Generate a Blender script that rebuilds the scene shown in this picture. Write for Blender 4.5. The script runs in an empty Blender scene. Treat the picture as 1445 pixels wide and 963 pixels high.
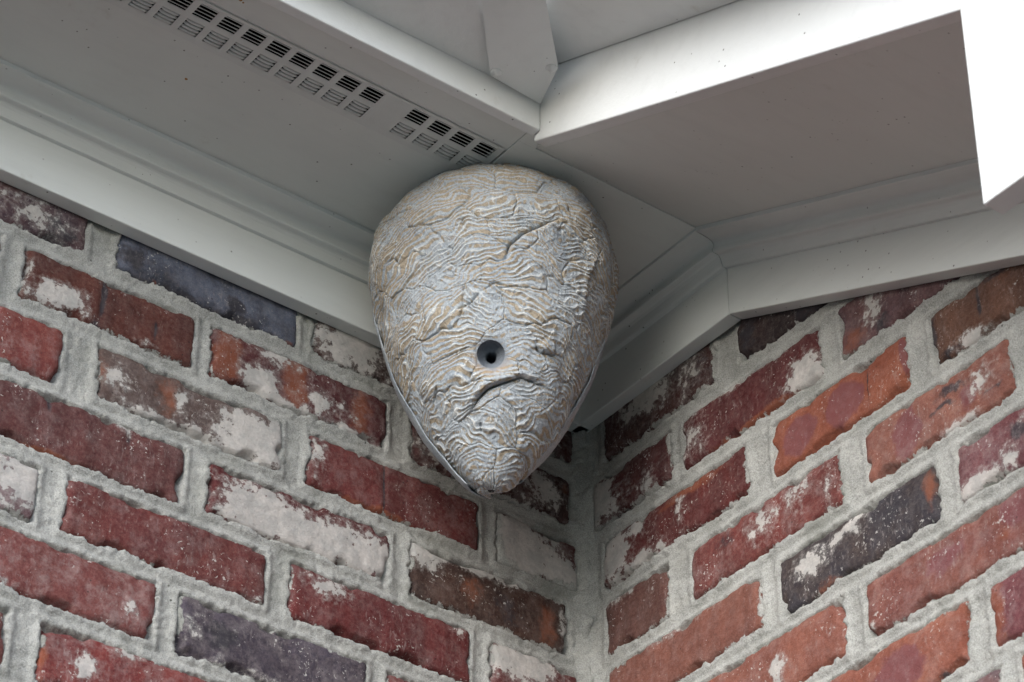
import bpy, math, random
import numpy as np
from mathutils import Matrix, Vector

# ------------------------------------------------------------------ camera
scene = bpy.context.scene
C = bpy.context.collection
Z0 = 3.2                                   # height of the frieze's lower edge above the ground
cam_d = bpy.data.cameras.new('camera'); cam = bpy.data.objects.new('camera', cam_d); C.objects.link(cam)
_rt = Vector((0.7992791, -0.6009336, 0.0056283)); _up = Vector((-0.3624611, -0.4745833, 0.8021176)); _fw = Vector((0.4793484, 0.6431559, 0.5971395))
_M = Matrix((_rt, _up, -_fw)).transposed().to_4x4(); _M.translation = Vector((-1.4295267, -1.803492, -1.5966868 + Z0))
cam.matrix_world = _M
cam_d.sensor_width = 36; cam_d.lens = 101.641; cam_d.clip_start = 0.05; cam_d.clip_end = 500
cam_d.dof.use_dof = True; cam_d.dof.focus_distance = 2.6; cam_d.dof.aperture_fstop = 16
scene.camera = cam

# ------------------------------------------------------------------ light
SUN_E, SUN_A = math.radians(23), math.radians(30)     # elevation, turn from -x towards -y
w = bpy.data.worlds.new('World'); scene.world = w; w.use_nodes = True
nt = w.node_tree; bg = nt.nodes['Background']
sky = nt.nodes.new('ShaderNodeTexSky'); sky.sky_type = 'NISHITA'; sky.sun_disc = False
sdir = Vector((-math.cos(SUN_E)*math.cos(SUN_A), -math.cos(SUN_E)*math.sin(SUN_A), math.sin(SUN_E)))
sky.sun_elevation = SUN_E; sky.sun_rotation = math.atan2(sdir.x, sdir.y)
sky.dust_density = 1.5; sky.air_density = 1.0; sky.ozone_density = 4.0
hs = nt.nodes.new('ShaderNodeHueSaturation'); hs.inputs['Saturation'].default_value = 0.5
nt.links.new(sky.outputs[0], hs.inputs['Color']); nt.links.new(hs.outputs[0], bg.inputs[0])
bg.inputs[1].default_value = 0.15
sl = bpy.data.lights.new('sun', 'SUN'); so = bpy.data.objects.new('sun', sl); C.objects.link(so)
sl.energy = .5; sl.angle = math.radians(42); sl.color = (1, .995, .985)
so.rotation_euler = (-sdir).to_track_quat('-Z', 'Y').to_euler(); so.location = (-8, -3, 9)
scene.view_settings.view_transform = 'Standard'; scene.view_settings.look = 'None'
scene.view_settings.exposure = 1.6; scene.view_settings.gamma = 1

# ------------------------------------------------------------------ helpers
rng = np.random.default_rng(7); random.seed(7)
def lin(c, k=1.0):
    g = .3*c[0]+.55*c[1]+.15*c[2]; c = tuple(v*.91+g*.09 for v in c)
    return tuple(min(.9, ((v/255/12.92) if v/255 <= .04045 else ((v/255+.055)/1.055)**2.4)*k) for v in c)

class Perlin:
    def __init__(s, seed):
        r = np.random.default_rng(seed); s.p = r.permutation(512); a = r.random(512)*2*np.pi
        s.g = np.stack([np.cos(a), np.sin(a)], -1)
    def __call__(s, x, y):
        xi = np.floor(x).astype(int); yi = np.floor(y).astype(int); xf = x-xi; yf = y-yi
        u = xf*xf*xf*(xf*(xf*6-15)+10); v = yf*yf*yf*(yf*(yf*6-15)+10)
        def gr(i, j, dx, dy):
            g = s.g[s.p[(s.p[(xi+i) & 511] + yi + j) & 511]]
            return g[..., 0]*dx + g[..., 1]*dy
        a = gr(0, 0, xf, yf)*(1-u) + gr(1, 0, xf-1, yf)*u
        b = gr(0, 1, xf, yf-1)*(1-u) + gr(1, 1, xf-1, yf-1)*u
        return (a*(1-v) + b*v)*1.5
    def fbm(s, x, y, o=4):
        t = 0; a = 1; n = 0
        for k in range(o):
            t = t + a*s(x*2**k+17.3*k, y*2**k+5.1*k); n += a; a *= .5
        return t/n*1.3
PN = Perlin(3); PN2 = Perlin(11); PN3 = Perlin(29)
def sstep(a, b, x):
    t = np.clip((x-a)/(b-a), 0, 1); return t*t*(3-2*t)

def mesh_obj(name, verts, faces, mat, parent=None, smooth=False, attrs=None):
    me = bpy.data.meshes.new(name)
    verts = np.asarray(verts, dtype=np.float32)
    if isinstance(faces, np.ndarray):
        n, k = faces.shape
        me.vertices.add(len(verts)); me.vertices.foreach_set('co', verts.ravel())
        me.loops.add(n*k); me.loops.foreach_set('vertex_index', faces.ravel().astype(np.int32))
        me.polygons.add(n); me.polygons.foreach_set('loop_start', np.arange(0, n*k, k, dtype=np.int32))
        me.update(calc_edges=True)
    else:
        me.from_pydata([tuple(v) for v in verts], [], faces)
    me.validate()
    if smooth: me.polygons.foreach_set('use_smooth', np.ones(len(me.polygons), dtype=bool))
    for k, v in (attrs or {}).items():
        at = me.attributes.new(k, 'FLOAT', 'POINT'); at.data.foreach_set('value', np.asarray(v, dtype=np.float32))
    me.materials.append(mat)
    o = bpy.data.objects.new(name, me); C.objects.link(o); o.parent = parent
    return o
def grid_faces(nu, nv):
    i = np.arange(nu-1)[None, :] + np.arange(nv-1)[:, None]*nu
    i = i.ravel(); return np.stack([i, i+1, i+1+nu, i+nu], 1)
def tag(o, label, cat=None, group=None, kind=None):
    o['label'] = label
    if cat: o['category'] = cat
    if group: o['group'] = group
    if kind: o['kind'] = kind
    return o
def empty(name, loc, rz=0):
    o = bpy.data.objects.new(name, None); C.objects.link(o); o.location = loc; o.rotation_euler = (0, 0, rz)
    o.empty_display_size = .1; return o
def bevel(o, wd=.0015, seg=2):
    m = o.modifiers.new('bevel', 'BEVEL'); m.width = wd; m.segments = seg; m.limit_method = 'ANGLE'; m.angle_limit = .6; return o
def poly_prism(name, pts, thick, mat, parent=None):
    """pts: 3-D polygon; extruded by vector thick"""
    n = len(pts); t = Vector(thick)
    v = [Vector(p) for p in pts] + [Vector(p)+t for p in pts]
    f = [list(range(n))[::-1], list(range(n, 2*n))] + [[i, (i+1) % n, n+(i+1) % n, n+i] for i in range(n)]
    o = mesh_obj(name, [tuple(x) for x in v], f, mat, parent)
    import bmesh
    bm = bmesh.new(); bm.from_mesh(o.data); bmesh.ops.recalc_face_normals(bm, faces=bm.faces); bm.to_mesh(o.data); bm.free()
    return o
def box(name, a, b, mat, parent=None):
    return poly_prism(name, [(a[0], a[1], a[2]), (b[0], a[1], a[2]), (b[0], b[1], a[2]), (a[0], b[1], a[2])], (0, 0, b[2]-a[2]), mat, parent)
def loft(name, secs, mat, parent=None, smooth=False, caps=True):
    n = len(secs[0]); v = [p for s in secs for p in s]; f = []
    for k in range(len(secs)-1):
        for i in range(n): f.append([k*n+i, k*n+(i+1) % n, (k+1)*n+(i+1) % n, (k+1)*n+i])
    if caps: f.append(list(range(n))[::-1]); f.append([(len(secs)-1)*n+i for i in range(n)])
    o = mesh_obj(name, v, f, mat, parent)
    import bmesh
    bm = bmesh.new(); bm.from_mesh(o.data); bmesh.ops.recalc_face_normals(bm, faces=bm.faces); bm.to_mesh(o.data); bm.free()
    return o

# ------------------------------------------------------------------ materials
class MT:
    def __init__(s, name, rough=.6, spec=.3):
        s.m = bpy.data.materials.new(name); s.m.use_nodes = True; s.t = s.m.node_tree
        s.b = s.t.nodes['Principled BSDF']; s.b.inputs['Roughness'].default_value = rough
        s.b.inputs['Specular IOR Level'].default_value = spec
    def n(s, ty, **k):
        nd = s.t.nodes.new(ty)
        for a, v in k.items(): setattr(nd, a, v)
        return nd
    def inp(s, sock, v):
        if v is None: return
        if hasattr(v, 'is_linked') or isinstance(v, bpy.types.NodeSocket): s.t.links.new(v, sock)
        elif isinstance(v, tuple) and len(v) == 3 and sock.type == 'RGBA': sock.default_value = (*v, 1)
        else: sock.default_value = v
    def math(s, op, a, b=None, c=None, clamp=False):
        nd = s.n('ShaderNodeMath', operation=op, use_clamp=clamp); s.inp(nd.inputs[0], a); s.inp(nd.inputs[1], b); s.inp(nd.inputs[2], c); return nd.outputs[0]
    def mix(s, f, a, b, mode='MIX'):
        nd = s.n('ShaderNodeMix', data_type='RGBA', blend_type=mode); s.inp(nd.inputs[0], f); s.inp(nd.inputs[6], a); s.inp(nd.inputs[7], b); return nd.outputs[2]
    def rng(s, v, a, b, c=0., d=1., smooth=True):
        nd = s.n('ShaderNodeMapRange'); nd.interpolation_type = 'SMOOTHSTEP' if smooth else 'LINEAR'
        s.inp(nd.inputs[0], v)
        for i, x in enumerate((a, b, c, d)): s.inp(nd.inputs[i+1], x)
        return nd.outputs[0]
    def noise(s, vec, scale, detail=4., rough=.55, out=0, dist=0.):
        nd = s.n('ShaderNodeTexNoise'); s.inp(nd.inputs['Vector'], vec); nd.inputs['Scale'].default_value = scale
        nd.inputs['Detail'].default_value = detail; nd.inputs['Roughness'].default_value = rough; nd.inputs['Distortion'].default_value = dist
        return nd.outputs[out]
    def voro(s, vec, scale, feat='F1', out=0, rand=1.):
        nd = s.n('ShaderNodeTexVoronoi', feature=feat); s.inp(nd.inputs['Vector'], vec); nd.inputs['Scale'].default_value = scale
        nd.inputs['Randomness'].default_value = rand
        return nd.outputs[out]
    def attr(s, name, obj=False, out='Fac'):
        nd = s.n('ShaderNodeAttribute', attribute_name=name); nd.attribute_type = 'OBJECT' if obj else 'GEOMETRY'; return nd.outputs[out]
    def coord(s, which='Object'): return s.n('ShaderNodeTexCoord').outputs[which]
    def vmul(s, v, k):
        nd = s.n('ShaderNodeVectorMath', operation='MULTIPLY'); s.inp(nd.inputs[0], v); nd.inputs[1].default_value = k; return nd.outputs[0]
    def vadd(s, a, b):
        nd = s.n('ShaderNodeVectorMath', operation='ADD'); s.inp(nd.inputs[0], a); s.inp(nd.inputs[1], b); return nd.outputs[0]
    def bump(s, h, strength, dist, prev=None):
        nd = s.n('ShaderNodeBump'); nd.inputs['Strength'].default_value = strength; nd.inputs['Distance'].default_value = dist
        s.inp(nd.inputs['Height'], h)
        if prev is not None: s.inp(nd.inputs['Normal'], prev)
        return nd.outputs[0]
    def col(s, c): s.inp(s.b.inputs['Base Color'], c)
    def nor(s, n): s.inp(s.b.inputs['Normal'], n)

MORTAR_A, MORTAR_B = (.425, .42, .40), (.28, .28, .265)
def mortar_colour(k, P):
    n = k.noise(P, 30, 5); c = k.mix(k.rng(n, .35, .65), MORTAR_B, MORTAR_A)
    g = k.noise(P, 900, 2); c = k.mix(k.rng(g, .3, .7), k.mix(.45, c, (.22, .22, .2)), k.mix(.35, c, (.66, .66, .62)))
    d = k.noise(P, 14, 4); c = k.mix(k.rng(d, .50, .72, 0, .55), c, (.21, .215, .185)); c = k.mix(k.rng(k.noise(P, 48, 6, .7), .52, .68, 0, .4), c, (.50, .49, .45))
    return c
def m_mortar():
    k = MT('mortar', .95, .1); P = k.coord(); c = mortar_colour(k, P)
    pit = k.voro(P, 130); ps = k.noise(P, 40, 2)
    f = k.math('MULTIPLY', k.rng(pit, .10, .2, 1, 0), k.rng(ps, .62, .7))
    c = k.mix(f, c, (.07, .07, .06)); k.col(c)
    h = k.noise(P, 650, 4, .7); h2 = k.noise(P, 160, 4, .65); b = k.bump(h2, .55, .004); k.nor(k.bump(h, .8, .0016, b)); return k.m
def m_brick():
    k = MT('brick', .88, .18); P0 = k.coord(); sd = k.attr('seed', True, 'Vector'); P = k.vadd(P0, sd)
    c1 = k.attr('c1', True, 'Color'); c2 = k.attr('c2', True, 'Color')
    n1 = k.noise(P, 22, 5, .6); c = k.mix(k.rng(n1, .36, .66), c1, c2)
    band = k.noise(k.vmul(P, (1, 0, .08)), 45, 2); c = k.mix(k.rng(band, .4, .62, 0, .4), c, k.mix(.5, c2, c1, 'MULTIPLY'))
    nf = k.noise(P, 260, 5, .65); c = k.mix(k.rng(nf, .3, .7, 0, 1), k.mix(.28, c, k.mix(1., c, (.45, .45, .48), 'MULTIPLY')), k.mix(.07, c, (.55, .42, .36)))
    gr = k.noise(P, 1100, 2); c = k.mix(k.rng(gr, .35, .7, 0, .5), c, k.mix(1., c, (.5, .5, .52), 'MULTIPLY'))
    nm = k.noise(P, 110, 6, .65)
    oa = k.math('ADD', k.attr('o'), k.math('MULTIPLY', k.math('SUBTRACT', nm, .5), .8))
    c = k.mix(k.rng(oa, .42, .80, 0, .62), c, k.mix(nf, lin((158, 86, 54)), lin((128, 74, 52))))
    pa = k.math('ADD', k.attr('p'), k.math('MULTIPLY', k.math('SUBTRACT', nm, .5), .35))
    c = k.mix(k.rng(pa, .42, .60, 0, .8), c, k.mix(nf, lin((126, 70, 74)), lin((108, 66, 70))))
    ka = k.math('ADD', k.attr('k'), k.math('MULTIPLY', k.math('SUBTRACT', nm, .5), 1.0))
    c = k.mix(k.rng(ka, .40, .75, 0, .88), c, k.mix(n1, lin((38, 38, 44)), lin((70, 66, 72))))
    # dusty haze of lime
    dz = k.noise(P, 62, 8, .8); c = k.mix(k.math('MULTIPLY', k.rng(dz, .43, .66), k.math('MULTIPLY', k.attr('dust', True), .62)), c, (.50, .44, .42))
    # white lime / old paint
    wn = k.noise(P, 130, 8, .68); wn2 = k.noise(P, 38, 4, .6)
    wa = k.math('ADD', k.attr('w'), k.math('ADD', k.math('MULTIPLY', k.math('SUBTRACT', wn, .5), 1.7), k.math('MULTIPLY', k.math('SUBTRACT', wn2, .5), .9)))
    wf = k.math('MAXIMUM', k.rng(wa, .50, .555, 0, .93), k.rng(wa, .22, .60, 0, .34))
    wc = k.mix(k.rng(k.noise(P, 55, 6, .7), .35, .65), (.60, .565, .53), (.44, .43, .41)); wc = k.mix(k.rng(k.noise(P, 330, 3), .3, .7, 0, .3), wc, (.33, .30, .28)); c = k.mix(wf, c, wc)
    # specks of lime
    sp = k.noise(P, 340, 3, .5, dist=.6); sm = k.noise(P, 24, 5, .65); sf = k.math('MULTIPLY', k.rng(k.math('ADD', sp, k.math('MULTIPLY', sm, .35)), .84, .89), k.rng(sm, .45, .62)); c = k.mix(k.math('MULTIPLY', sf, .75), c, (.55, .53, .5))
    stn = k.noise(k.vmul(P, (1, 1, .3)), 300, 4, .6); c = k.mix(k.math('MULTIPLY', k.rng(stn, .56, .70, 0, .24), k.rng(sm, .4, .6)), c, (.48, .43, .41))
    # mortar smeared over the edges
    ed = k.attr('edge'); en = k.noise(k.vmul(P, (1.25, 1, .55)), 105, 7, .72); en2 = k.noise(P, 28, 3)
    sa = k.math('ADD', k.math('MULTIPLY', k.math('SUBTRACT', en, .5), 22.), k.math('ADD', k.math('MULTIPLY', k.math('SUBTRACT', en2, .5), 24.), k.attr('smear', True)))
    ef = k.rng(k.math('SUBTRACT', sa, ed), -.6, .9); mc = mortar_colour(k, P); c = k.mix(k.math('MULTIPLY', ef, .95), c, mc)
    # pits
    pt = k.voro(P, 95); pm = k.noise(P, 17, 2); pf = k.math('MULTIPLY', k.rng(pt, .05, .10, 1, 0), k.rng(pm, .5, .6)); c = k.mix(k.math('MULTIPLY', pf, .75), c, (.03, .025, .025))
    k.col(c)
    lift = k.math('ADD', k.math('MULTIPLY', wf, .5), k.math('MULTIPLY', ef, .5))
    b = k.bump(lift, .8, .0014); b = k.bump(nm, .45, .0035, b); k.nor(k.bump(k.noise(P, 620, 4, .75), .8, .0014, b)); return k.m
def m_paint(name, base=(.715, .738, .722), grain=(1, 1, 1), speck=True, rough=.5):
    k = MT(name, rough, .35); P = k.coord()
    n = k.noise(P, 5, 5); c = k.mix(k.rng(n, .35, .7, 0, .5), base, tuple(v*.88 for v in base))
    g = k.noise(k.vmul(P, grain), 60, 5, .6); c = k.mix(k.rng(g, .45, .75, 0, .35), c, tuple(v*.86 for v in base))
    if speck:
        v = k.voro(P, 75); m = k.noise(P, 9, 3); f = k.math('MULTIPLY', k.rng(v, .045, .085, 1, 0), k.rng(m, .44, .56))
        c = k.mix(k.math('MULTIPLY', f, .85), c, (.06, .05, .045))
        v2 = k.voro(P, 160); f2 = k.math('MULTIPLY', k.rng(v2, .06, .12, 1, 0), k.rng(k.noise(P, 14, 3), .6, .68)); c = k.mix(k.math('MULTIPLY', f2, .6), c, (.12, .10, .085))
        st = k.noise(P, 18, 6, .7); c = k.mix(k.rng(st, .62, .8, 0, .42), c, (.40, .37, .30))
    k.col(c)
    b = k.bump(k.noise(k.vmul(P, grain), 140, 5, .6), .16, .002); k.nor(k.bump(k.noise(P, 900, 2), .12, .0005, b)); return k.m
def m_plain(name, c, rough=.7, spec=.3):
    k = MT(name, rough, spec); P = k.coord(); n = k.noise(P, 40, 4); k.col(k.mix(n, tuple(v*.8 for v in c), tuple(v*1.1 for v in c))); return k.m
def m_nest(name='nest_paper'):
    k = MT(name, .92, .12); P = k.coord()
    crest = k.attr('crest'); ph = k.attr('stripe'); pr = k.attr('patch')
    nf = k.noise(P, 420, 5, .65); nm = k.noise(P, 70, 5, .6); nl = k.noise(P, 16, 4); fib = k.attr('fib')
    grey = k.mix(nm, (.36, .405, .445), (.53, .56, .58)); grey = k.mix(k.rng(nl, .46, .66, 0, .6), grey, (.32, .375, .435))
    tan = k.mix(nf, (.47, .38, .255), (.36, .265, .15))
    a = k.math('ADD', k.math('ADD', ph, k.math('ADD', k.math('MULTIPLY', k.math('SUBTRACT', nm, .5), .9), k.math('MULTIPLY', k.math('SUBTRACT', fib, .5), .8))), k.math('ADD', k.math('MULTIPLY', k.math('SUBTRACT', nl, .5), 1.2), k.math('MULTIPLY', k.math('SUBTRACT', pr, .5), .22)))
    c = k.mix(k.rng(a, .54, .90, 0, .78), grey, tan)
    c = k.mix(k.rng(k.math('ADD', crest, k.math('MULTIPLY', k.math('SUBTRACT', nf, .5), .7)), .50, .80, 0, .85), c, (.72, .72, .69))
    c = k.mix(k.rng(nf, .38, .66, 0, .5), c, k.mix(1., c, (.5, .5, .53), 'MULTIPLY')); gn = k.noise(P, 1300, 2); c = k.mix(k.rng(gn, .4, .65, 0, .35), c, k.mix(1., c, (.45, .45, .46), 'MULTIPLY'))
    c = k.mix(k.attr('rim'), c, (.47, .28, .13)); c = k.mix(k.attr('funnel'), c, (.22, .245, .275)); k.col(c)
    b = k.bump(fib, .6, .0006); k.nor(k.bump(nf, .6, .0014, b)); return k.m

M_MORTAR = m_mortar(); M_BRICK = m_brick()
M_TRIM = m_paint('painted_trim', grain=(.15, 1, 1)); M_TRIM_Y = m_paint('painted_trim_side', grain=(1, .15, 1))
M_SOFF = m_paint('painted_soffit', base=(.68, .702, .68), grain=(.3, 1, 1), rough=.6)
M_METAL = m_paint('painted_metal', base=(.74, .755, .75), speck=True, rough=.35)
M_VENT = m_paint('vent_metal', base=(.64, .66, .645), speck=False, rough=.45)
M_DARK = m_plain('attic_shade_black', (.015, .014, .013), .95, .05)
M_NEST = m_nest()

# ------------------------------------------------------------------ ground and roof
k = MT('ground', .95, .1); P = k.coord(); n = k.noise(P, 3, 6); k.col(k.mix(k.rng(n, .35, .65), (.10, .122, .105), (.13, .145, .135))); M_GROUND = k.m
g = mesh_obj('ground', [(-250, -250, 0), (250, -250, 0), (250, 250, 0), (-250, 250, 0)], [[0, 1, 2, 3]], M_GROUND)  # out of view, put in to bounce light up to the soffits
g['kind'] = 'structure'; g['label'] = 'unseen ground below the eave, put in for its bounce light'
SL = .436                                   # fall of the sloping rake (rise over run)
HS = Z0 + .084                              # soffit level
KD = .237                                   # where the right-hand eave starts to slope
EX = .2505                                  # rake overhang
k = MT('roof_shingles', .9, .1); P = k.coord(); k.col(k.mix(k.noise(P, 60, 4), (.06, .055, .05), (.11, .10, .09))); M_ROOF = k.m
def roofz(y): return Z0 + .30 + SL*(y + .262)
rf = poly_prism('roof', [(-3.2, -.262, roofz(-.262)), (-.2505, -.262, roofz(-.262)), (-.2505, -1.07, roofz(-1.07)), (2.6, -1.07, roofz(-1.07)), (2.6, 3.5, roofz(3.5)), (-3.2, 3.5, roofz(3.5))], (0, 0, .03), M_ROOF)  # out of view, added so sky light does not reach the walls from behind
tag(rf, 'unseen dark shingled roof over the eave, added to block sky light', kind='structure')

# ------------------------------------------------------------------ brick walls
CH, JT = .0705, .0112
ZT = {'L': .0244, 'R': .0153}
# (row, s0, s1, colour, colour2, features, smear, dust) : s = metres from the inside corner; u runs left to right in the picture
RED, MAR, BRN, ORG, BLK, PUR = (128, 58, 54), (112, 45, 46), (104, 64, 54), (168, 92, 70), (62, 64, 74), (104, 84, 92)
LB = [
 (1, .546, .742, (106, 72, 72), (92, 74, 84), [('w', .35, .45, .28, .3, .62), ('w', .75, .35, .2, .3, .55), ('k', .85, .3, .12, .3, .7), ('k', .5, .9, .5, .2, .6)], 0, .2),
 (1, .325, .519, (54, 60, 74), (118, 126, 146), [('k', .65, .3, .05, .13, 1.), ('k', .1, .4, .1, .3, .8), ('o', .22, .08, .02, .08, 1.), ('o', .95, .03, .04, .08, 1.), ('k', .5, .05, .5, .12, .8)], -1, .15),
 (1, .112, .313, (88, 52, 46), (70, 48, 46), [('w', .22, .5, .2, .5, .85), ('w', .55, .2, .25, .25, .6)], 3, .3),
 (1, .006, .098, (84, 42, 42), (66, 48, 46), [('w', .3, .4, .4, .4, .5)], 4, .4),
 (2, .624, .815, (118, 60, 50), (128, 58, 52), [('w', .93, .5, .08, .5, .7)], 1, .2),
 (2, .431, .606, (114, 60, 50), (98, 52, 46), [('w', .2, .3, .16, .28, .85), ('w', .02, .5, .06, .5, .6), ('k', .45, .6, .02, .5, .9), ('k', .43, .1, .04, .2, .8), ('k', .76, .4, .015, .2, .8), ('w', .72, .1, .08, .1, .5)], 0, .1),
 (2, .224, .418, (108, 50, 52), (96, 44, 48), [('o', .09, .5, .09, .6, .95), ('o', .47, .5, .075, .6, .95), ('o', .83, .5, .08, .6, .8), ('w', .27, .3, .1, .25, .95), ('w', .45, .08, .2, .12, .85), ('w', .62, .35, .16, .25, .62), ('w', .33, .85, .2, .2, .55), ('w', .8, .06, .2, .1, .75)], 0, .3),
 (2, .012, .202, (96, 48, 48), (78, 54, 52), [('w', .12, .4, .15, .4, .5), ('w', .80, .55, .17, .5, .62), ('o', .95, .7, .05, .2, .6), ('k', .9, .1, .1, .1, .5)], 3, .3),
 (3, .556, .752, (152, 76, 68), (138, 66, 62), [], 0, .35),
 (3, .335, .527, (112, 92, 86), (98, 78, 74), [('o', .38, .5, .1, .6, .62), ('o', .03, .5, .06, .5, .55), ('w', .1, .5, .08, .3, .6), ('w', .85, .35, .25, .45, 1.), ('w', .5, .06, .35, .14, .9), ('w', .45, .5, .04, .3, .6), ('w', .95, .7, .1, .3, .7)], 1, .2),
 (3, .118, .311, (126, 54, 52), (112, 50, 50), [('k', .435, .5, .008, .6, .9), ('o', .4, .02, .35, .09, .8), ('w', .06, .6, .07, .4, .5)], 0, .25),
 (3, .004, .102, (104, 50, 50), (90, 52, 52), [('w', .3, .4, .5, .6, .95), ('w', .8, .25, .4, .35, .9)], 2, .3),
 (4, .429, .640, (116, 64, 62), (104, 58, 58), [('o', .3, .02, .3, .07, .75), ('k', .36, .85, .015, .15, .7), ('k', .72, .75, .02, .2, .6), ('w', .70, .92, .04, .08, .7)], -1, .2),
 (4, .215, .410, (110, 44, 46), (100, 42, 44), [('w', .28, .38, .22, .5, 1.), ('w', .55, .3, .25, .45, 1.), ('w', .85, .35, .22, .42, .95)], -2, .1),
 (4, .016, .198, (66, 48, 44), (88, 58, 48), [('o', .38, .5, .12, .4, .6), ('o', .85, .4, .07, .5, .75), ('w', .1, .85, .14, .25, .8), ('w', .5, .95, .3, .16, .75), ('k', .6, .4, .14, .4, .6), ('w', .97, .5, .05, .5, .6)], 2, .15),
 (5, .563, .760, (120, 84, 92), (132, 104, 108), [('w', .9, .6, .4, .5, .8), ('w', .75, .25, .2, .3, .62)], 1, .4),
 (5, .341, .542, (126, 60, 56), (114, 54, 54), [('o', .5, .02, .35, .07, .65), ('w', .95, .1, .04, .1, .5)], -1, .25),
 (5, .126, .321, (118, 44, 44), (106, 42, 44), [('w', .2, .75, .13, .2, .68), ('w', .93, .85, .06, .14, .6)], -1, .2),
 (5, .004, .108, (108, 46, 48), (118, 54, 52), [('w', .35, .75, .4, .35, .95)], 2, .3),
 (6, .444, .650, (142, 78, 74), (128, 64, 62), [('w', .87, .42, .04, .12, .85), ('w', .2, .1, .14, .12, .65)], 0, .45),
 (6, .235, .427, (92, 84, 98), (76, 68, 80), [('k', .22, .5, .1, .3, .85), ('w', .08, .5, .05, .2, .6), ('w', .5, .1, .3, .1, .55)], 1, .3),
 (6, .02, .218, (120, 52, 50), (104, 48, 48), [], 1, .3),
 (7, .573, .770, (140, 70, 62), (120, 62, 58), [], 0, .3),
 (7, .349, .549, (146, 58, 54), (128, 54, 54), [('w', .22, .45, .06, .22, .9), ('w', .4, .9, .1, .12, .6), ('o', .03, .4, .03, .5, .7)], 0, .35),
 (7, .124, .330, (124, 60, 54), (104, 52, 50), [], 0, .3),
]
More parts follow.
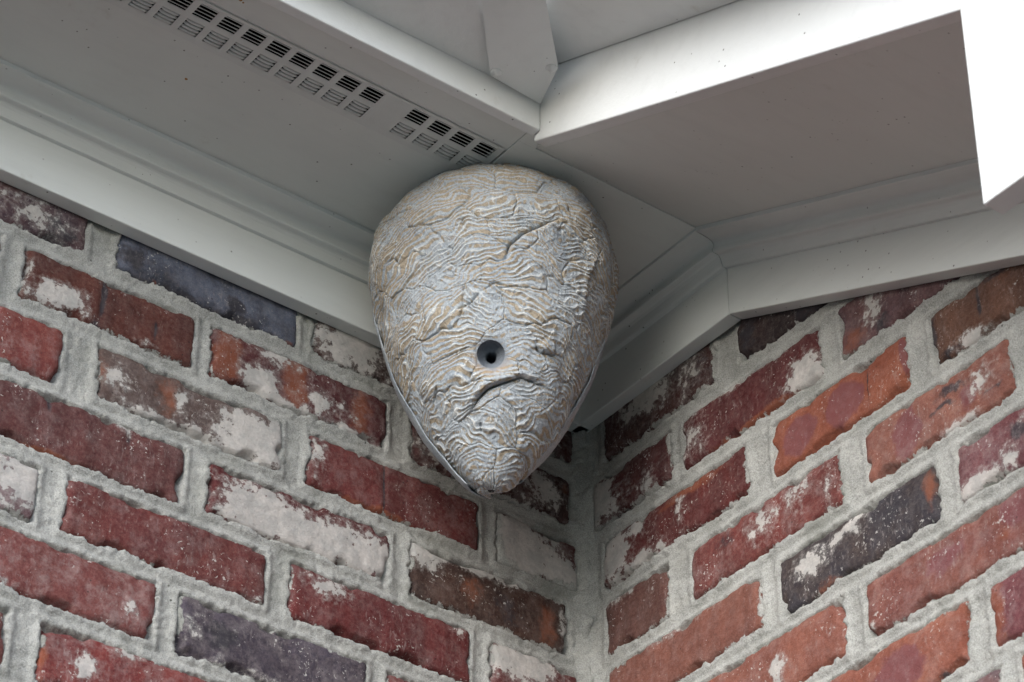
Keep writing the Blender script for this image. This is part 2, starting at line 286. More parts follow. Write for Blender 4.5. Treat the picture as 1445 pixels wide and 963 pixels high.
RB = [
 (1, .028, .198, (92, 52, 50), (72, 56, 58), [('w', .4, .72, .25, .35, .8), ('w', .78, .5, .12, .5, .52), ('k', .9, .6, .1, .5, .5)], 3, .3),
 (1, .226, .440, (66, 46, 46), (54, 44, 46), [('k', .45, .5, .12, .6, .9), ('k', .08, .5, .08, .5, .7)], -1, .1),
 (2, .012, .132, (100, 46, 48), (86, 42, 44), [('w', .12, .5, .28, .6, .8), ('w', .72, .2, .13, .3, .62)], 4, .2),
 (2, .145, .338, (108, 44, 46), (98, 40, 42), [('o', .55, .04, .4, .12, .9), ('w', .1, .5, .12, .5, .55), ('w', .9, .25, .14, .32, 1.), ('w', .45, .95, .35, .1, .6), ('o', .35, .9, .3, .1, .5)], 0, .1),
 (2, .358, .565, (122, 84, 84), (104, 76, 84), [('o', .1, .2, .1, .4, .65), ('w', .22, .6, .07, .35, .58), ('k', .27, .2, .06, .25, .7), ('o', .3, .7, .05, .3, .5)], 0, .2),
 (3, .026, .235, (112, 42, 40), (100, 40, 40), [('o', .6, .85, .3, .16, .8), ('w', .08, .5, .14, .6, .78), ('w', .25, .1, .25, .22, .7), ('w', .55, .6, .03, .3, .6), ('w', .25, .75, .12, .2, .7)], 1, .1),
 (3, .264, .440, (172, 96, 70), (158, 84, 62), [('o', .25, .5, .25, .6, .6), ('p', .23, .45, .115, .3, 1.1), ('p', .55, .5, .125, .36, 1.1), ('k', .715, .5, .008, .6, .8), ('p', .97, .6, .03, .4, .8)], -2, .1),
 (3, .463, .665, (122, 82, 64), (108, 74, 60), [('k', .03, .4, .04, .6, .8), ('k', .3, .7, .015, .4, .8), ('k', .45, .9, .2, .12, .6), ('w', .25, .1, .12, .16, .75), ('k', .12, .1, .1, .14, .7)], 0, .1),
 (4, .028, .122, (124, 82, 72), (110, 70, 64), [('w', .3, .95, .3, .15, .6)], 3, .15),
 (4, .150, .352, (140, 66, 60), (118, 56, 52), [('k', .25, .7, .2, .25, .48), ('w', .5, .55, .12, .3, .52), ('w', .72, .7, .1, .3, .45), ('w', .9, .5, .04, .4, .5)], 0, .3),
 (4, .378, .553, (168, 106, 88), (148, 92, 80), [('p', .31, .45, .11, .38, .95), ('k', .62, .68, .16, .09, .75), ('k', .55, .5, .1, .06, .8), ('w', .8, .55, .13, .25, .48), ('p', .72, .45, .1, .25, .7), ('k', .88, .28, .1, .06, .65), ('w', .65, .05, .15, .1, .6)], 0, .25),
 (4, .572, .78, (150, 84, 72), (128, 70, 64), [], 0, .3),
 (5, .032, .246, (150, 92, 76), (134, 80, 68), [('w', .5, .95, .25, .1, .55)], 1, .15),
 (5, .263, .460, (58, 58, 68), (82, 70, 68), [('o', .94, .6, .045, .42, .8), ('w', .22, .62, .1, .22, .9), ('w', .4, .72, .13, .13, .75), ('w', .52, .85, .1, .1, .6), ('o', .3, .12, .22, .14, .55), ('k', .7, .6, .18, .4, .7), ('k', .1, .1, .1, .16, .9)], -2, .1),
 (5, .478, .680, (138, 78, 82), (122, 68, 76), [('w', .12, .1, .12, .24, 1.), ('k', .36, .6, .08, .18, .75), ('w', .3, .25, .04, .3, .6), ('w', .42, .8, .06, .1, .6), ('w', .65, .5, .2, .3, .4)], 0, .3),
 (6, .125, .343, (168, 100, 80), (150, 90, 76), [('w', .62, .42, .04, .22, .8), ('w', .3, .1, .1, .12, .5)], 0, .2),
 (6, .363, .575, (154, 92, 78), (138, 80, 74), [('p', .45, .55, .12, .25, .8), ('p', .85, .7, .12, .3, .85), ('o', .75, .4, .15, .3, .5), ('w', .05, .2, .03, .12, .6)], -1, .25),
 (7, .262, .479, (170, 98, 74), (156, 88, 70), [('p', .62, .45, .13, .36, 1.), ('w', .2, .6, .1, .3, .5), ('p', .1, .5, .12, .4, .7), ('k', .85, .04, .06, .07, .8)], 0, .2),
 (7, .498, .705, (134, 74, 80), (128, 70, 76), [('o', .04, .5, .06, .6, .9), ('o', .4, .03, .5, .1, .7), ('o', .3, .97, .4, .08, .6)], -1, .3),
 (8, .120, .332, RED, MAR, [], 0, .3),
 (8, .350, .505, (150, 84, 70), PUR, [('p', .5, .5, .2, .4, .8)], 0, .3),
 (8, .522, .73, (166, 92, 70), RED, [('w', .3, .55, .16, .3, .95)], 0, .2),
]
PALETTE = [RED, MAR, BRN, (140, 72, 62), (152, 84, 70), (120, 54, 52), PUR, BLK, (118, 70, 66)]
def fill_rows(tab, side, rows, smax):
    r = random.Random(5 if side == 'L' else 9)
    for row in rows:
        have = sorted([(t[1], t[2]) for t in tab if t[0] == row])
        s = .004 if not have else None
        if have:
            if have[0][0] > .12:                 # towards the corner
                e = have[0][0]-.018
                while e > .06:
                    b = max(.006, e-.195); tab.append((row, b, e, r.choice(PALETTE), r.choice(PALETTE), [], 1, .3)); e = b-.018
            s = have[-1][1] + .018
        else: s = .006
        first = not have
        while s < smax:
            ln = (.09 if (first and row % 2) else .195) + r.uniform(-.006, .006); first = False
            feats = [('w', r.random(), r.random(), .2, .3, r.uniform(.4, .9))] if r.random() < .5 else []
            tab.append((row, s, s+ln, r.choice(PALETTE), r.choice(PALETTE), feats, r.choice([-1, 0, 1, 2]), .25)); s += ln+.018
NROW = 10
fill_rows(LB, 'L', range(1, NROW+1), 1.0); fill_rows(RB, 'R', range(1, NROW+1), .80)

def build_wall(side, tab, name, label):
    root = empty(name, (0, 0, 0), 0 if side == 'L' else -math.pi/2)
    tag(root, label, 'wall', 'brick walls meeting at the inside corner')
    sg = -1 if side == 'L' else 1; zt = ZT[side]; seed = 0 if side == 'L' else 50
    rects = []
    rr = random.Random(3+seed)
    for i, (row, s0, s1, c1, c2, feats, smear, dust) in enumerate(tab):
        a0, a1 = sorted((sg*s0, sg*s1))
        j = (rr.uniform(-.0015, .0015), rr.uniform(-.0015, .0015))
        z1 = zt-(row-1)*CH-JT/2+j[0]; z0 = zt-row*CH+JT/2+j[1]
        proud = rr.uniform(-.001, .0015)
        rects.append((a0, a1, z0, z1))
        L, H = a1-a0, z1-z0; m = .003
        nu = max(8, int((L+2*m)/.0022)); nv = max(6, int((H+2*m)/.0022))
        U, V = np.meshgrid(np.linspace(-m, L+m, nu), np.linspace(-m, H+m, nv))
        ox, oz = i*3.17+seed, i*1.91
        # ragged rounded outline
        wob = .0016*PN.fbm(U*70+ox, V*70+oz, 3)
        chip = np.maximum(0, PN2.fbm(U*28+ox, V*28+oz, 2)-.10)*.034
        dx = np.minimum(U, L-U); dz = np.minimum(V, H-V); R = .007
        qx = np.maximum(R-dx, 0); qz = np.maximum(R-dz, 0)
        d = np.where((dx < R) & (dz < R), R-np.hypot(qx, qz), np.minimum(dx, dz)) + wob - chip*sstep(.02, .0, np.minimum(dx, dz))*.6
        h = proud + 0.0016*PN.fbm(U*22+ox+9, V*22+oz, 3) + .0007*PN3.fbm(U*110+ox, V*110+oz, 3)
        h = h - .010*(1-sstep(-.001, .0055, d))**1.5 - .0012*sstep(.012, .003, d)
        uu, vv = U/L, V/H
        at = {t: np.zeros_like(U) for t in 'wkop'}
        for (t, fu, fv, ru, rv, st) in feats:
            thin = min(1., ru/.06)
            wu = uu + thin*(.034*PN.fbm(U*42+ox+3*fu, V*42+oz, 4)); wv = vv + .11*PN2.fbm(U*38+ox, V*38+oz+5*fv, 4)
            q = ((wu-fu)/ru)**2 + ((wv-fv)/rv)**2
            at[t] = np.maximum(at[t], np.clip(st*(1.22-.72*np.sqrt(q)), 0, 1.2))
            if t == 'k' and ru < .05: h = h - .0016*(1-sstep(.2, 1.3, q))
            if t == 'w': h = h + .0007*(1-sstep(.5, 1.3, q))
        verts = np.stack([U, -h, V], -1).reshape(-1, 3)
        faces = grid_faces(nu, nv)
        # skirt back into the wall
        idx = np.arange(nu*nv).reshape(nv, nu)
        loop = np.concatenate([idx[0, :], idx[1:, -1], idx[-1, -2::-1], idx[-2:0:-1, 0]])
        back = verts[loop].copy(); back[:, 1] = .03; nb = len(loop); base = len(verts)
        sk = np.stack([loop, base+np.arange(nb), base+(np.arange(nb)+1) % nb, np.roll(loop, -1)], 1)
        verts = np.concatenate([verts, back]); faces = np.concatenate([faces, sk])
        attrs = {t: np.concatenate([v.ravel(), np.zeros(nb)]) for t, v in at.items()}
        attrs['edge'] = np.concatenate([(np.minimum(dx, dz)*1000).ravel(), np.zeros(nb)])
        verts[:, 0] -= L/2; verts[:, 2] -= H/2
        o = mesh_obj('brick', verts, faces, M_BRICK, root, True, attrs)
        o.location = (a0+L/2, 0, Z0+z0+H/2)
        o['c1'] = [*lin(c1, .85), 1.0]; o['c2'] = [*lin(c2, .85), 1.0]; o['seed'] = [i*1.37+seed, i*.71, i*2.13]
        o['smear'] = float(smear)+1.3; o['dust'] = float(dust)
    # mortar: one relief sheet that laps raggedly over the brick edges
    step = .0021; A = 1.0 if side == 'L' else .98; zb = zt-NROW*CH; ztop = .07
    na = int(A/step)+1; nz = int((ztop-zb)/step)+1
    aa = np.linspace(-A, 0, na) if sg < 0 else np.linspace(0, A, na); zz = np.linspace(zb, ztop, nz)
    U, V = np.meshgrid(aa, zz); D = np.full(U.shape, .02)
    for (a0, a1, z0, z1) in rects:
        ia = np.where((aa > a0-.03) & (aa < a1+.03))[0]; iz = np.where((zz > z0-.03) & (zz < z1+.03))[0]
        if len(ia) < 2 or len(iz) < 2: continue
        sl = np.s_[iz[0]:iz[-1]+1, ia[0]:ia[-1]+1]; u, v = U[sl], V[sl]
        ex = np.maximum(a0-u, u-a1); ez = np.maximum(z0-v, v-z1)
        d = np.where((ex > 0) & (ez > 0), np.hypot(np.maximum(ex, 0), np.maximum(ez, 0)), np.maximum(ex, ez))
        D[sl] = np.minimum(D[sl], d)
    n1 = PN.fbm(U*16+seed, V*30+3, 4); n2 = PN2.fbm(U*70+seed, V*110, 4); n3 = PN3.fbm(U*240+seed, V*240, 3)
    lap = .0007 + 0.0062*np.maximum(0, n1+.05) + .0026*n2 + .0014*n3
    n4 = PN.fbm(U*420+seed, V*420, 2)
    body = -.0024 + .0018*n1 + .0014*n2 + .0010*n3 + .0006*n4 - .0014*sstep(.001, .007, D)
    inside = body + .0012 - .010*sstep(0, .006, -D-lap)
    h = np.where(D > 0, body + .0012*sstep(.004, 0, D), inside)
    s = np.abs(U)
    h = h + .012*np.exp(-(s/(.011+.006*PN3.fbm(V*14+seed, V*0+.5, 3)))**2)*(1+.5*n1+.3*n2) + .0015*sstep(.03, .0, s)
    h = np.where(D < -.012, -.012, h)
    mo = mesh_obj('mortar', np.stack([U, -h, V+Z0], -1).reshape(-1, 3), grid_faces(na, nz), M_MORTAR, root, True)
    # plain brickwork outside the picture: below and beyond
    A2 = 2.8 if side == 'L' else 0.98
    lo, hi = (-A2, 0) if sg < 0 else (0, A2)
    box('wall_core', (lo, .012, 0), (hi, .19, Z0+.2), M_MORTAR, root)
    V_, F_ = [], []
    r = random.Random(1)
    for row in range(1, int((Z0+zt)/CH)):
        z1 = zt-(row-1)*CH-JT/2; z0 = zt-row*CH+JT/2
        s = (1.0 if side == 'L' else .99) if row <= NROW else .0
        s += .11*(row % 2)
        while s < A2:
            e = min(A2, s+.198)
            if e-s > .03:
                a0, a1 = sorted((sg*s, sg*e)); y = r.uniform(-.002, .001); b = len(V_)
                V_ += [(a0, y, Z0+z0), (a1, y, Z0+z0), (a1, y, Z0+z1), (a0, y, Z0+z1), (a0, .012, Z0+z0), (a1, .012, Z0+z0), (a1, .012, Z0+z1), (a0, .012, Z0+z1)]
                F_ += [[b, b+1, b+2, b+3], [b+1, b, b+4, b+5], [b+3, b+2, b+6, b+7], [b, b+3, b+7, b+4], [b+2, b+1, b+5, b+6]]
            s = e+.016
    o = mesh_obj('outer_brickwork', V_, F_, M_BRICK, root); o['kind'] = 'stuff'
    o['c1'] = [*lin(RED), 1.]; o['c2'] = [*lin(BRN), 1.]; o['seed'] = [3., 4., 5.]; o['smear'] = -20.; o['dust'] = .4
    return root
build_wall('L', LB, 'brick_wall', 'weathered red brick wall left of the inside corner, behind the nest')
build_wall('R', RB, 'brick_wall', 'weathered red brick wall right of the inside corner, under the sloping eave')

# ------------------------------------------------------------------ frieze boards and crown mouldings
FT, FH = .0155, .0555                       # frieze thickness, height up to the moulding
fr_prof = [(0, 0), (FT, 0), (FT, FH+.012), (0, FH+.012)]
def arc(c, r, a0, a1, n): return [(c[0]+r*math.cos(math.radians(a0+(a1-a0)*i/n)), c[1]+r*math.sin(math.radians(a0+(a1-a0)*i/n))) for i in range(n+1)]
# (outward, up) : fillet, quarter round, step, cove, top fillet
cr = [(0.001, FH-.0030), (FT+.0042, FH-.0030), (FT+.0054, FH-.0010), (FT+.0062, FH+.0020), (FT+.0072, FH+.0052), (FT+.0088, FH+.0076), (FT+.0104, FH+.0086)]
cr += [(FT+.0158, FH+.0086), (FT+.0166, FH+.0094), (FT+.0166, FH+.0132)]
cr += [(FT+.0150+.0190*(1-math.cos(t*math.pi/2))**1.9, FH+.0136+.0100*math.sin(t*math.pi/2)**.9) for t in np.linspace(0.04, 1, 12)]
cr += [(FT+.0362, FH+.0240), (FT+.0362, .0845), (0.001, .0845)]
def trim(name, mapf, ends, mat, label):
    o = loft(name, [[mapf(p, e) for p in fr_prof] for e in ends], mat); bevel(o, .0012)
    tag(o, label, 'trim', 'frieze boards under the eave')
    c = loft('crown_moulding', [[mapf(p, e) for p in cr] for e in ends], mat, o); bevel(c, .0004, 2)
    return o
trim('frieze_board', lambda p, x: (x, -p[0], Z0+p[1]), [-3.0, -.001], M_TRIM, 'long pale frieze board running left from the nest')
trim('frieze_board', lambda p, s: (-p[0], -s, Z0+p[1]), [.001, KD-.0004], M_TRIM_Y, 'short level frieze board between the nest and the sloping board')
trim('frieze_board', lambda p, s: (-p[0], -s, Z0+p[1]-SL*(s-KD)), [KD+.0004, .98], M_TRIM_Y, 'sloping frieze board along the right-hand brick wall')

# ------------------------------------------------------------------ soffits and vent
VY0, VY1, VX1 = -.1715, -.2185, -.2575
sf = empty('soffit', (0, 0, HS)); tag(sf, 'level painted soffit with louvred vent strip above the nest', 'soffit')
def lbox(name, a, b, mat, parent, bev=0.):
    o = box(name, a, b, mat, parent)
    if bev: bevel(o, bev)
    return o
lbox('inner_board', (-3.0, VY0, 0), (VX1, 0.0, .012), M_SOFF, sf, .0008)
lbox('outer_board', (-3.0, -.2515, 0), (-EX-.001, VY1, .012), M_SOFF, sf, .0008)
lbox('corner_board', (VX1+.0012, -KD, -.0014), (0.0, 0.0, .012), M_SOFF, sf, .0008)
lbox('corner_fill', (-.2563, -.2515, -.0010), (-.2375, -.2364, .010), M_SOFF, sf)
def vent_cells():
    xs = []; kx = 0
    for i in range(60):
        if i % 14 == 4: continue
        xs.append(-.273-.0244*i)
    return [x for x in xs if x > -1.25]
vs = None
def vent_strip(xs):
    """pressed metal strip: a sheet with a rectangular hole for each louvre cell"""
    V_, F_ = [], []
    ys = [VY0-.0004, -.178, -.1945, -.2035, -.2200+.0008, VY1+.0004-.0016]
    ys = [VY0+.0018, -.1770, -.1935, -.2000, -.2160, VY1-.0016]
    xe = [-3.0+1.7]; hw = .0090
    for x in sorted(xs): xe += [x-hw, x+hw]
    xe.append(VX1-.0006)
    nx, ny = len(xe), len(ys)
    th = .0008
    for zz in (0, th):
        for y in ys:
            for x in xe: V_.append((x, y, -.0012+zz))
    for j in range(ny-1):
        for i in range(nx-1):
            if i % 2 == 1 and j in (1, 3): continue
            q = [j*nx+i, j*nx+i+1, (j+1)*nx+i+1, (j+1)*nx+i]
            F_.append(q); F_.append([v+nx*ny for v in q[::-1]])
    return mesh_obj('vent_strip', V_, F_, M_VENT, sf)
xs = vent_cells(); vs = vent_strip(xs)
lbox('vent_blank', (-3.0, VY1+.0004, -.0012), (-1.3005, VY0-.0004, -.0004), M_VENT, sf)
def louvre_mesh(sign):
    V_, F_ = [], []; n = 4; hw = .0090
    y0, y1 = (-.1770, -.1935) if sign < 0 else (-.2000, -.2160)
    pitch = (y1-y0)/n
    for i in range(n):
        yc = y0+pitch*(i+.5)
        # curved pressed blade, leaning one way or the other
        wd = .0026 if sign > 0 else .0034
        ang = math.radians(43 if sign > 0 else -42)
        for (e, th) in ((0, 1),):
            b = len(V_); nn = 7
            for kx in range(nn):
                f = kx/(nn-1); x = -hw+2*hw*f; arch = math.sin(f*math.pi)**.35
                for t in (-.5, 0, .5):
                    cc = (0 if sign > 0 else .0006)*(1-4*t*t)
                    V_.append((x, yc + wd*t*math.cos(ang)*(.75+.25*arch), wd*t*math.sin(ang)*arch - cc*arch + .0002))
            for kx in range(nn-1):
                for t in range(2): F_.append([b+kx*3+t, b+kx*3+t+1, b+kx*3+t+4, b+kx*3+t+3])
    return V_, F_
lm = {}
for sign in (1, -1):
    V_, F_ = louvre_mesh(sign)
    first = None
    for x in xs:
        if first is None:
            o = mesh_obj('louvre', V_, F_, M_VENT, vs, True); so_ = o.modifiers.new('thick', 'SOLIDIFY'); so_.thickness = .0005; first = o
        else:
            o = first.copy(); C.objects.link(o); o.parent = vs
        o.location = (x, 0, -.0006)
# closed box above the vent, attic darkness put into its near-black colour
bx = [(-3.0, VY0+.004, .013), (VX1+.0, VY0+.004, .013), (VX1, VY1-.004, .013), (-3.0, VY1-.004, .013)]
V_ = bx + [(x, y, .10) for x, y, z in bx]
mesh_obj('vent_shade_box', V_, [[4, 5, 6, 7], [0, 1, 5, 4], [1, 2, 6, 5], [2, 3, 7, 6], [3, 0, 4, 7]], M_DARK, sf)
# dried rusty drips stuck to the boards
M_RUST = m_plain('rust_spot', (.33, .17, .05), .8)
def blob(name, pts, parent, r=.0016):
    V_, F_ = [], []
    for (x, y, rr) in pts:
        b = len(V_); V_.append((x, y, -.0009))
        for i in range(10):
            a = i*2*math.pi/10; q = rr*random.uniform(.7, 1.2); V_.append((x+q*math.cos(a), y+q*math.sin(a), .0002))
        for i in range(10): F_.append([b, b+1+(i+1) % 10, b+1+i])
    return mesh_obj(name, V_, F_, M_RUST, parent, True)
blob('rust_drip', [(-.5503, -.2385, .0022), (-.5535, -.2395, .0017), (-.547, -.2372, .0013)], sf)
blob('rust_drip', [(-.5345, -.126, .0020)], sf)
# sloping soffit of the rake
def rk(s): return HS-SL*(s-KD)
ss = poly_prism('soffit', [(0, -KD-.0006, rk(KD)), (-EX+.012, -KD-.0006, rk(KD)), (-EX+.012, -1.04, rk(1.04)), (0, -1.04, rk(1.04))], (0, 0, .012), M_SOFF)
tag(ss, 'plain sloping soffit board under the right-hand rake', 'soffit')

# ------------------------------------------------------------------ fascias, gutter, rake trim, eave return
FZ = Z0+.0805
fl = box('fascia_board', (-3.0, -.262, FZ), (-EX-.0004, -.2505, Z0+.30), M_METAL); bevel(fl, .0015)
tag(fl, 'white fascia board along the level eave, upper left of the nest', 'fascia', 'white fascia boards')
def fz(s): return FZ-.0058-SL*(s-.2515)
fr_ = poly_prism('fascia_board', [(-EX, -.2515, fz(.2515)), (-EX, -1.06, fz(1.06)), (-EX, -1.06, fz(1.06)+.20), (-EX, -.2515, fz(.2515)+.20)], (.014, 0, 0), M_METAL); bevel(fr_, .0015)
tag(fr_, 'bright white fascia board sloping along the right-hand rake', 'fascia', 'white fascia boards')
GZ = Z0+.1145; GW = .105
# gutter trough (K shape) along the level eave, mitred at the corner
prof = [(0, .115), (0, 0), (GW*.72, 0), (GW*.80, .012), (GW, .05), (GW*1.06, .09), (GW*1.06, .115), (GW*1.02, .115), (GW*1.01, .09), (GW*.95, .052), (GW*.76, .014), (GW*.70, .002), (.002, .002), (.002, .115)]
gt = empty('rain_gutter', (-EX, -.2622, GZ)); tag(gt, 'white metal rain gutter above the level eave with riveted corner strip', 'gutter')
loft('trough', [[(-2.7, -p[0], p[1]) for p in prof], [(-p[0], -p[0], p[1]) for p in prof]], M_METAL, gt)
def rz(y): return .1388+Z0-.43*(-y-.2893)       # underside of the rake trim
RW = .092
RT = .18*RW
rt_ = poly_prism('rake_trim', [(-EX-.0004, -.2630, rz(-.2630)), (-EX-.0004, -1.07, rz(-1.07)), (-EX-RW, -1.07, rz(-1.07)+RT), (-EX-RW, -.2630-RW, rz(-.2630-RW)+RT)], (0, 0, .16), M_METAL); bevel(rt_, .002)
tag(rt_, 'white metal rake trim over the bright sloping fascia', 'trim')
# riveted strip over the mitre
G = Z0+.1105
sp_ = [(-.2520, -.2634, G), (-.3100, -.2668, G), (-.3860, -.3540, G), (-.3440, -.3868, G), (-.2690, -.3113, G)]
st = poly_prism('mitre_strip', [(x+EX, y+.2622, z-GZ) for x, y, z in sp_], (0, 0, -.0010), M_METAL, gt)
lbox('corner_light_block', (-.112, -.112, .0390), (-.0006, -.0004, .16), M_METAL, gt)  # unseen filler added above the strip to keep sky light off the fascia
def rivet(p):
    V_, F_ = [], []; n = 16; rings = [(.0052, 0), (.0052, -.0006), (.0044, -.0016), (.0030, -.0020), (.0026, -.0026), (.0012, -.0032)]
    for r_, z in rings:
        for i in range(n): V_.append((r_*math.cos(i*2*math.pi/n), r_*math.sin(i*2*math.pi/n), z))
    for q in range(len(rings)-1):
        for i in range(n): F_.append([q*n+i, q*n+(i+1) % n, (q+1)*n+(i+1) % n, (q+1)*n+i])
    F_.append([(len(rings)-1)*n+i for i in range(n)])
    o = mesh_obj('rivet', V_, F_, M_METAL, st, True); o.location = p; return o
rivet((-.3085+EX, -.2735+.2622, G-GZ-.0010)); rivet((-.2735+EX, -.3075+.2622, G-GZ-.0010))
# boxed eave end hanging under the rake
er = poly_prism('eave_return', [(-EX-.0025, -.765, fz(.765)-.001), (-EX-.0025, -.765, Z0-.334), (-EX-.0025, -1.05, Z0-.334), (-EX-.0025, -1.05, fz(1.05)-.001)], (.019, 0, 0), M_METAL); bevel(er, .0012)
tag(er, 'brightly lit white board closing the eave end at the right edge', 'eave board')

# ------------------------------------------------------------------ hornet nest
AX, AY, ZTIP = -.2031, -.1283, -.2106
RK = np.array([.0858, .1082, .1135, .1094, .1032, .0947, .0863, .0733, .0584, .0369, 0.])
def prof_rz(t):
    tk = np.linspace(0, 1, 11); fine = np.linspace(0, 1, 401)
    r2 = np.interp(fine, tk, RK**2); ker = np.exp(-(np.arange(-24, 25)/11.)**2); ker /= ker.sum()
    pad = np.concatenate([2*r2[0]-r2[24:0:-1], r2, -r2[-2:-26:-1]]); r2s = np.convolve(pad, ker, 'valid')
    r2s[-1] = 0
    return np.sqrt(np.maximum(np.interp(t, fine, r2s), 0)), .0838+(ZTIP-.0838)*t
nest = empty('hornet_nest', (AX, AY, HS)); tag(nest, 'grey papery hornet nest hanging in the eave corner with a round entrance hole', 'nest')
PH0 = math.atan2(-.79, -.61)                # azimuth that faces the camera
CREASES = [
 ([(-0.2464,-0.1558,-0.1642),(-0.2459,-0.1664,-0.1542),(-0.2417,-0.1755,-0.1471),(-0.2322,-0.1844,-0.1419),(-0.219,-0.1927,-0.1348),(-0.2045,-0.1938,-0.1354),(-0.1928,-0.1927,-0.1354)], .0072, -1),
 ([(-0.2539,-0.2165,-0.0391),(-0.2527,-0.2209,-0.025),(-0.2436,-0.2281,-0.0121),(-0.2296,-0.2346,-0.0009),(-0.2137,-0.2392,0.012)], .0085, 1),
 ([(-0.3109,-0.1577,0.0073),(-0.3066,-0.1702,0.0073),(-0.3029,-0.1788,0.0097)], .0055, 1),
 ([(-0.2895,-0.1977,0.0038),(-0.2877,-0.1981,-0.005)], .003, 1),
 ([(-0.2704,-0.1396,-0.1366),(-0.2662,-0.1265,-0.1471)], .0035, 1),
 ([(-0.2154,-0.2071,-0.106),(-0.2085,-0.2053,-0.1113),(-0.1924,-0.206,-0.1078)], .006, -1),
 ([(-0.1629,-0.2305,0.0032),(-0.1721,-0.2277,-0.0256),(-0.1711,-0.22,-0.0514),(-0.1685,-0.2121,-0.0726)], .007, 1),
 ([(-0.2021,-0.1678,-0.1759),(-0.1892,-0.1619,-0.1789)], .003, 1),
 ([(-0.2367,-0.1592,-0.1712),(-0.2324,-0.1546,-0.1789)], .003, -1),
 ([(-0.2653,-0.1988,-0.0667),(-0.2584,-0.2063,-0.0602),(-0.2495,-0.2109,-0.0626)], .003, 1),
 ([(-0.2147,-0.2372,0.0449),(-0.2049,-0.2388,0.039),(-0.2018,-0.241,0.0261)], .0055, 1),
 ([(-0.2959,-0.15,-0.0655),(-0.2911,-0.1499,-0.0825),(-0.2895,-0.1444,-0.0925)], .003, -1),
 ([(-0.2794,-0.1768,-0.0814),(-0.2715,-0.1892,-0.0761),(-0.267,-0.1968,-0.0679)], .005, 1),
 ([(-0.16,-0.1479,-0.1648),(-0.1603,-0.1684,-0.1466),(-0.1493,-0.1706,-0.1278)], .003, -1),
]
HOLE = np.array([-0.2478, -0.1877, -0.1201])
NRM = None
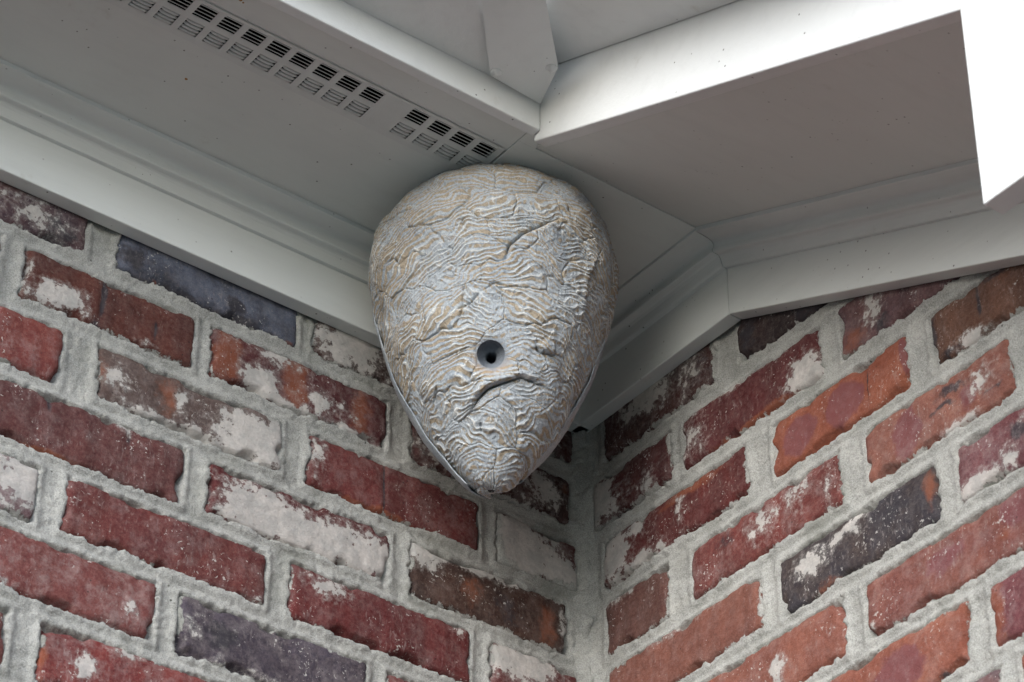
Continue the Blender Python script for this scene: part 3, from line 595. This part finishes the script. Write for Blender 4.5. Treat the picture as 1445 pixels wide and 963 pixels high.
def nest_surface():
    global NRM
    half = math.radians(104)
    ph = np.concatenate([np.linspace(-half, half, 880), np.linspace(half, 2*math.pi-half, 150)[1:-1]])
    tt = np.linspace(0, 1, 620)**.93
    tt[-1] = .9994
    r, z = prof_rz(tt)
    PHI, T = np.meshgrid(ph, tt); Rr = np.repeat(r[:, None], len(ph), 1); Zz = np.repeat(z[:, None], len(ph), 1)
    a = PHI+PH0
    dr = np.gradient(r, z)[:, None]
    X = np.stack([AX+Rr*np.cos(a), AY+Rr*np.sin(a), Zz], -1)
    N = np.stack([np.cos(a)+0*Zz, np.sin(a)+0*Zz, -np.clip(dr, -4, 4)+0*a], -1); N /= np.linalg.norm(N, axis=-1, keepdims=True)
    # flattened coordinates
    arc_ = np.concatenate([[0], np.cumsum(np.hypot(np.diff(r), np.diff(z)))])[:, None]+0*PHI
    pw = np.where(PHI > math.pi, PHI-2*math.pi, PHI); U = pw*np.maximum(Rr, .02)*.9+.0*PHI; V = -arc_
    # patches
    Uw = U+.012*PN.fbm(U*25, V*25, 3); Vw = V+.009*PN2.fbm(U*28, V*28, 3)
    r_ = np.random.default_rng(21); cells = []
    for j in range(16):
        for i in range(-9, 10):
            cells.append(((i+.5*(j % 2)+r_.uniform(-.38, .38))*.043, -(j+.5+r_.uniform(-.4, .4))*.027, r_.random(), r_.normal()))
    best = np.full(U.shape, 9.); second = best.copy(); pid = np.zeros(U.shape, int)
    for c, (cu, cv, _, _) in enumerate(cells):
        d = np.hypot((Uw-cu)*.72, Vw-cv); m = d < best
        second = np.where(m, best, np.minimum(second, d)); pid = np.where(m, c, pid); best = np.where(m, d, best)
    cu = np.array([c[0] for c in cells])[pid]; cv = np.array([c[1] for c in cells])[pid]
    pr = np.array([c[2] for c in cells])[pid]; pn = np.array([c[3] for c in cells])[pid]
    lowf = sstep(-.20, -.30, V)
    th = np.radians(19)*pn - 2.6*cu*(1-lowf) + np.radians(8) + lowf*(5.5*cu+.25*pn)
    lu, lv = Uw-cu, Vw-cv
    along = lu*np.cos(th)+lv*np.sin(th); across = -lu*np.sin(th)+lv*np.cos(th)
    kap = 13*(pr-.42)
    q = across + kap*along**2 + .0016*PN3.fbm(along*34+7*pr, across*45, 2) + .0009*PN.fbm(U*60+31, V*60, 2)
    lam = .0060+.0016*PN2.fbm(U*9+3, V*9, 2)
    phs = q/.0046 + .62*PN2(along*42+pr*9, across*95)
    f = phs-np.floor(phs)
    saw = np.where(f < .72, (f/.72)**1.6, 1-sstep(.72, 1., f))          # slow rise, quick drop: overlapping lips
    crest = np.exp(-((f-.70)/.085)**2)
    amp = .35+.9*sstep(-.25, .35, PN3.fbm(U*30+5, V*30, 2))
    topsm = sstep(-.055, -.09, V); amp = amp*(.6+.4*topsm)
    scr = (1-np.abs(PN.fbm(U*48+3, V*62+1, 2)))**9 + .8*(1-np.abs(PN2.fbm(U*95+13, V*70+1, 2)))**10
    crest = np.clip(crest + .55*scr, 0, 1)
    h = .00085*amp*(saw-.3) + .0004*amp*crest + .00045*scr
    fine = PN.fbm(along*60+3, across*300, 3); h = h+.0004*fine+.00018*PN3.fbm(U*420, V*420, 2)
    e = second-best
    h = h - .0014*np.exp(-(e/.0012)**2) + .0018*(pr-.5)*sstep(0, .004, e)
    h = h + .0036*PN.fbm(U*14+2, V*14, 3) + .0016*PN2.fbm(U*32, V*32, 2)
    # hand-placed folds
    Q = X
    for pts, dep, sd in CREASES:
        pts = np.array(pts); bd = np.full(U.shape, 9.); sg = np.zeros(U.shape); al = np.zeros(U.shape); tot = 0
        ln = np.linalg.norm(np.diff(pts, axis=0), axis=1); tl = ln.sum()
        for i in range(len(pts)-1):
            A_, B_ = pts[i], pts[i+1]; ab = B_-A_; w_ = Q-A_
            t = np.clip((w_@ab)/(ab@ab), 0, 1); P_ = A_+t[..., None]*ab; dv = Q-P_; d = np.linalg.norm(dv, axis=-1)
            nn = N[..., :]; sgn = np.einsum('ijk,ijk->ij', np.cross(np.broadcast_to(ab, dv.shape), dv), nn)
            m = d < bd; bd = np.where(m, d, bd); sg = np.where(m, sgn, sg); al = np.where(m, (tot+t*ln[i])/tl, al); tot += ln[i]
        env = sstep(0, .22, al)*sstep(1, .78, al)+.15
        s_ = np.sign(sg)*sd
        side = np.where(s_ < 0, np.exp(-(bd/.013)**1.4), -.7*np.exp(-(bd/.005)))
        h = h + dep*env*(.5*side) - .75*dep*env*np.exp(-(bd/.0016)**2)
    # entrance
    dh = np.linalg.norm(X-HOLE, axis=-1)
    calm = sstep(.010, .024, dh); h = h*(.25+.75*calm) - .0065*np.exp(-(dh/.0120)**2)
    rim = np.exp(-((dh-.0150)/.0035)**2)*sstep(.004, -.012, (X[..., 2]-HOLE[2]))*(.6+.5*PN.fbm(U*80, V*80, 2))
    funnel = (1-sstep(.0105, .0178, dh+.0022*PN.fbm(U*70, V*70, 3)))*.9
    # the papery top close to the boards is smoother and browner
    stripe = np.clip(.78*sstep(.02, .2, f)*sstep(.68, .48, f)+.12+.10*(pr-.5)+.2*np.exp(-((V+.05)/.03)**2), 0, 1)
    i0 = np.unravel_index(np.argmin(dh), dh.shape); NRM = N[i0]
    Y = X + N*h[..., None]
    # closing point handled by the cap
    fib = .5+.5*PN3.fbm(along*430, across*70, 2)
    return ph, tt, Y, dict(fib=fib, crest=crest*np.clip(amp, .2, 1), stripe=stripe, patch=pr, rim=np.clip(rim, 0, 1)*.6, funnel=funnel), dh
ph, tt, NX, nat, dh = nest_surface()
nT, nP = NX.shape[:2]
i = np.arange(nT-1)[:, None]*nP; j = np.arange(nP)[None, :]; j2 = (j+1) % nP
F = np.stack([i+j, i+nP+j, i+nP+j2, i+j2], -1).reshape(-1, 4)
keep = (dh.ravel()[F] > .0122).all(1); F = F[keep]
off = np.array([AX, AY, .084]); V_ = NX.reshape(-1, 3)-off
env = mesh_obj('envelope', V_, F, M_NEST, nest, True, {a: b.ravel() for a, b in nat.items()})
env['label'] = 'wrinkled grey and tan paper envelope'
# entrance tunnel: a funnel of darker paper leading into the nest
M_TUN = MT('tunnel_paper', .95, .05); P = M_TUN.coord(); M_TUN.col(M_TUN.mix(M_TUN.noise(P, 300, 4), (.14, .16, .185), (.23, .25, .28))); M_TUN.nor(M_TUN.bump(M_TUN.noise(P, 500, 3), .6, .0008)); M_TUN = M_TUN.m
ax_ = Vector(NRM).normalized(); hz = Vector(HOLE)
e1 = ax_.cross(Vector((0, 0, 1))).normalized(); e2 = ax_.cross(e1)
rings = [(.0124, -.0022), (.0112, -.0050), (.0104, -.0072), (.0095, -.0078), (.0088, -.0104), (.0080, -.0110), (.0068, -.0132), (.0058, -.0138), (.0046, -.0156), (.0041, -.0190), (.0040, -.0300), (.0038, -.055)]
V_, F_ = [], []; n = 40
for q, (r_, d_) in enumerate(rings):
    for i in range(n):
        a = i*2*math.pi/n; wv = (1.16-.012*q)*(1+.04*math.sin(3*a+q)+.025*math.sin(7*a+2*q)); ov = 1.10
        p = hz+ax_*(d_-.0018)+e1*(r_*wv*math.cos(a))+e2*(r_*ov*wv*math.sin(a)); V_.append((p.x-AX, p.y-AY, p.z-.084))
for q in range(len(rings)-1):
    for i in range(n): F_.append([q*n+i, q*n+(i+1) % n, (q+1)*n+(i+1) % n, (q+1)*n+i])
F_.append([(len(rings)-1)*n+i for i in range(n)])
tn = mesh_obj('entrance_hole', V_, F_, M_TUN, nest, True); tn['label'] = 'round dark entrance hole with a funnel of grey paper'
# a second paper layer wrapping the back; its free edge shows down the left side
def layer(name, a0, a1, t0, t1, offs, seed):
    na_, nt_ = 90, 160; a = np.linspace(a0, a1, na_)[None, :]; t = np.linspace(t0, t1, nt_)
    r, z = prof_rz(t); r = r[:, None]; z = z[:, None]+0*a
    edge = .05*PN3.fbm(t[:, None]*7+seed, 0*a+.3, 3)
    aa = a0+(a-a0)*1.0+edge*(1-(a-a0)/(a1-a0))
    o_ = offs*(.65+.7*PN.fbm(aa*3+seed, z*20, 3)*.6+.25*np.sin(t[:, None]*17+seed)*.3)
    h = np.maximum(o_, .0006)+.0004*PN2.fbm(aa*14, z*220, 3)
    rr = r+h
    zz = z-np.where(t[:, None] > .9, (t[:, None]-.9)*.03, 0)
    P_ = np.stack([rr*np.cos(aa), rr*np.sin(aa), zz-.084], -1).reshape(-1, 3)
    n_ = len(P_); at = {'crest': np.full(n_, .3)+.3*PN.fbm(P_[:, 2]*300, P_[:, 0]*90, 2), 'stripe': np.full(n_, .3), 'patch': np.full(n_, .3), 'rim': np.zeros(n_), 'funnel': np.zeros(n_)}
    o = mesh_obj(name, P_, grid_faces(na_, nt_), M_NEST, nest, True, at)
    m = o.modifiers.new('thick', 'SOLIDIFY'); m.thickness = .0010; m.offset = 1
    o['label'] = 'pale free edge of a second paper layer behind'
    return o
aL = math.atan2(.60, -.80)
layer('paper_layer', aL+.06, aL-1.6, .36, .975, .0017, 2.)
aR = math.atan2(-.60, .80)
layer('paper_layer', aR-.02, aR+1.2, .45, .93, .0028, 6.)
# little knob at the tip
V_, F_ = [], []; n = 16
for q, (r_, d_) in enumerate([(.0050, .004), (.0062, .0012), (.0052, -.0008), (.0030, -.0020), (.001, -.0024)]):
    for i in range(n):
        a = i*2*math.pi/n; r2 = r_*(1+.15*math.sin(2*a+q)); V_.append((r2*math.cos(a)-.001, r2*math.sin(a)-.001, ZTIP-.084+d_+.002))
for q in range(4):
    for i in range(n): F_.append([q*n+i, q*n+(i+1) % n, (q+1)*n+(i+1) % n, (q+1)*n+i])
F_.append([4*n+i for i in range(n)])
n_ = len(V_); mesh_obj('nest_tip', V_, F_, M_NEST, nest, True, {'crest': np.full(n_, .3), 'stripe': np.full(n_, .45), 'patch': np.full(n_, .4), 'rim': np.zeros(n_), 'funnel': np.zeros(n_)})
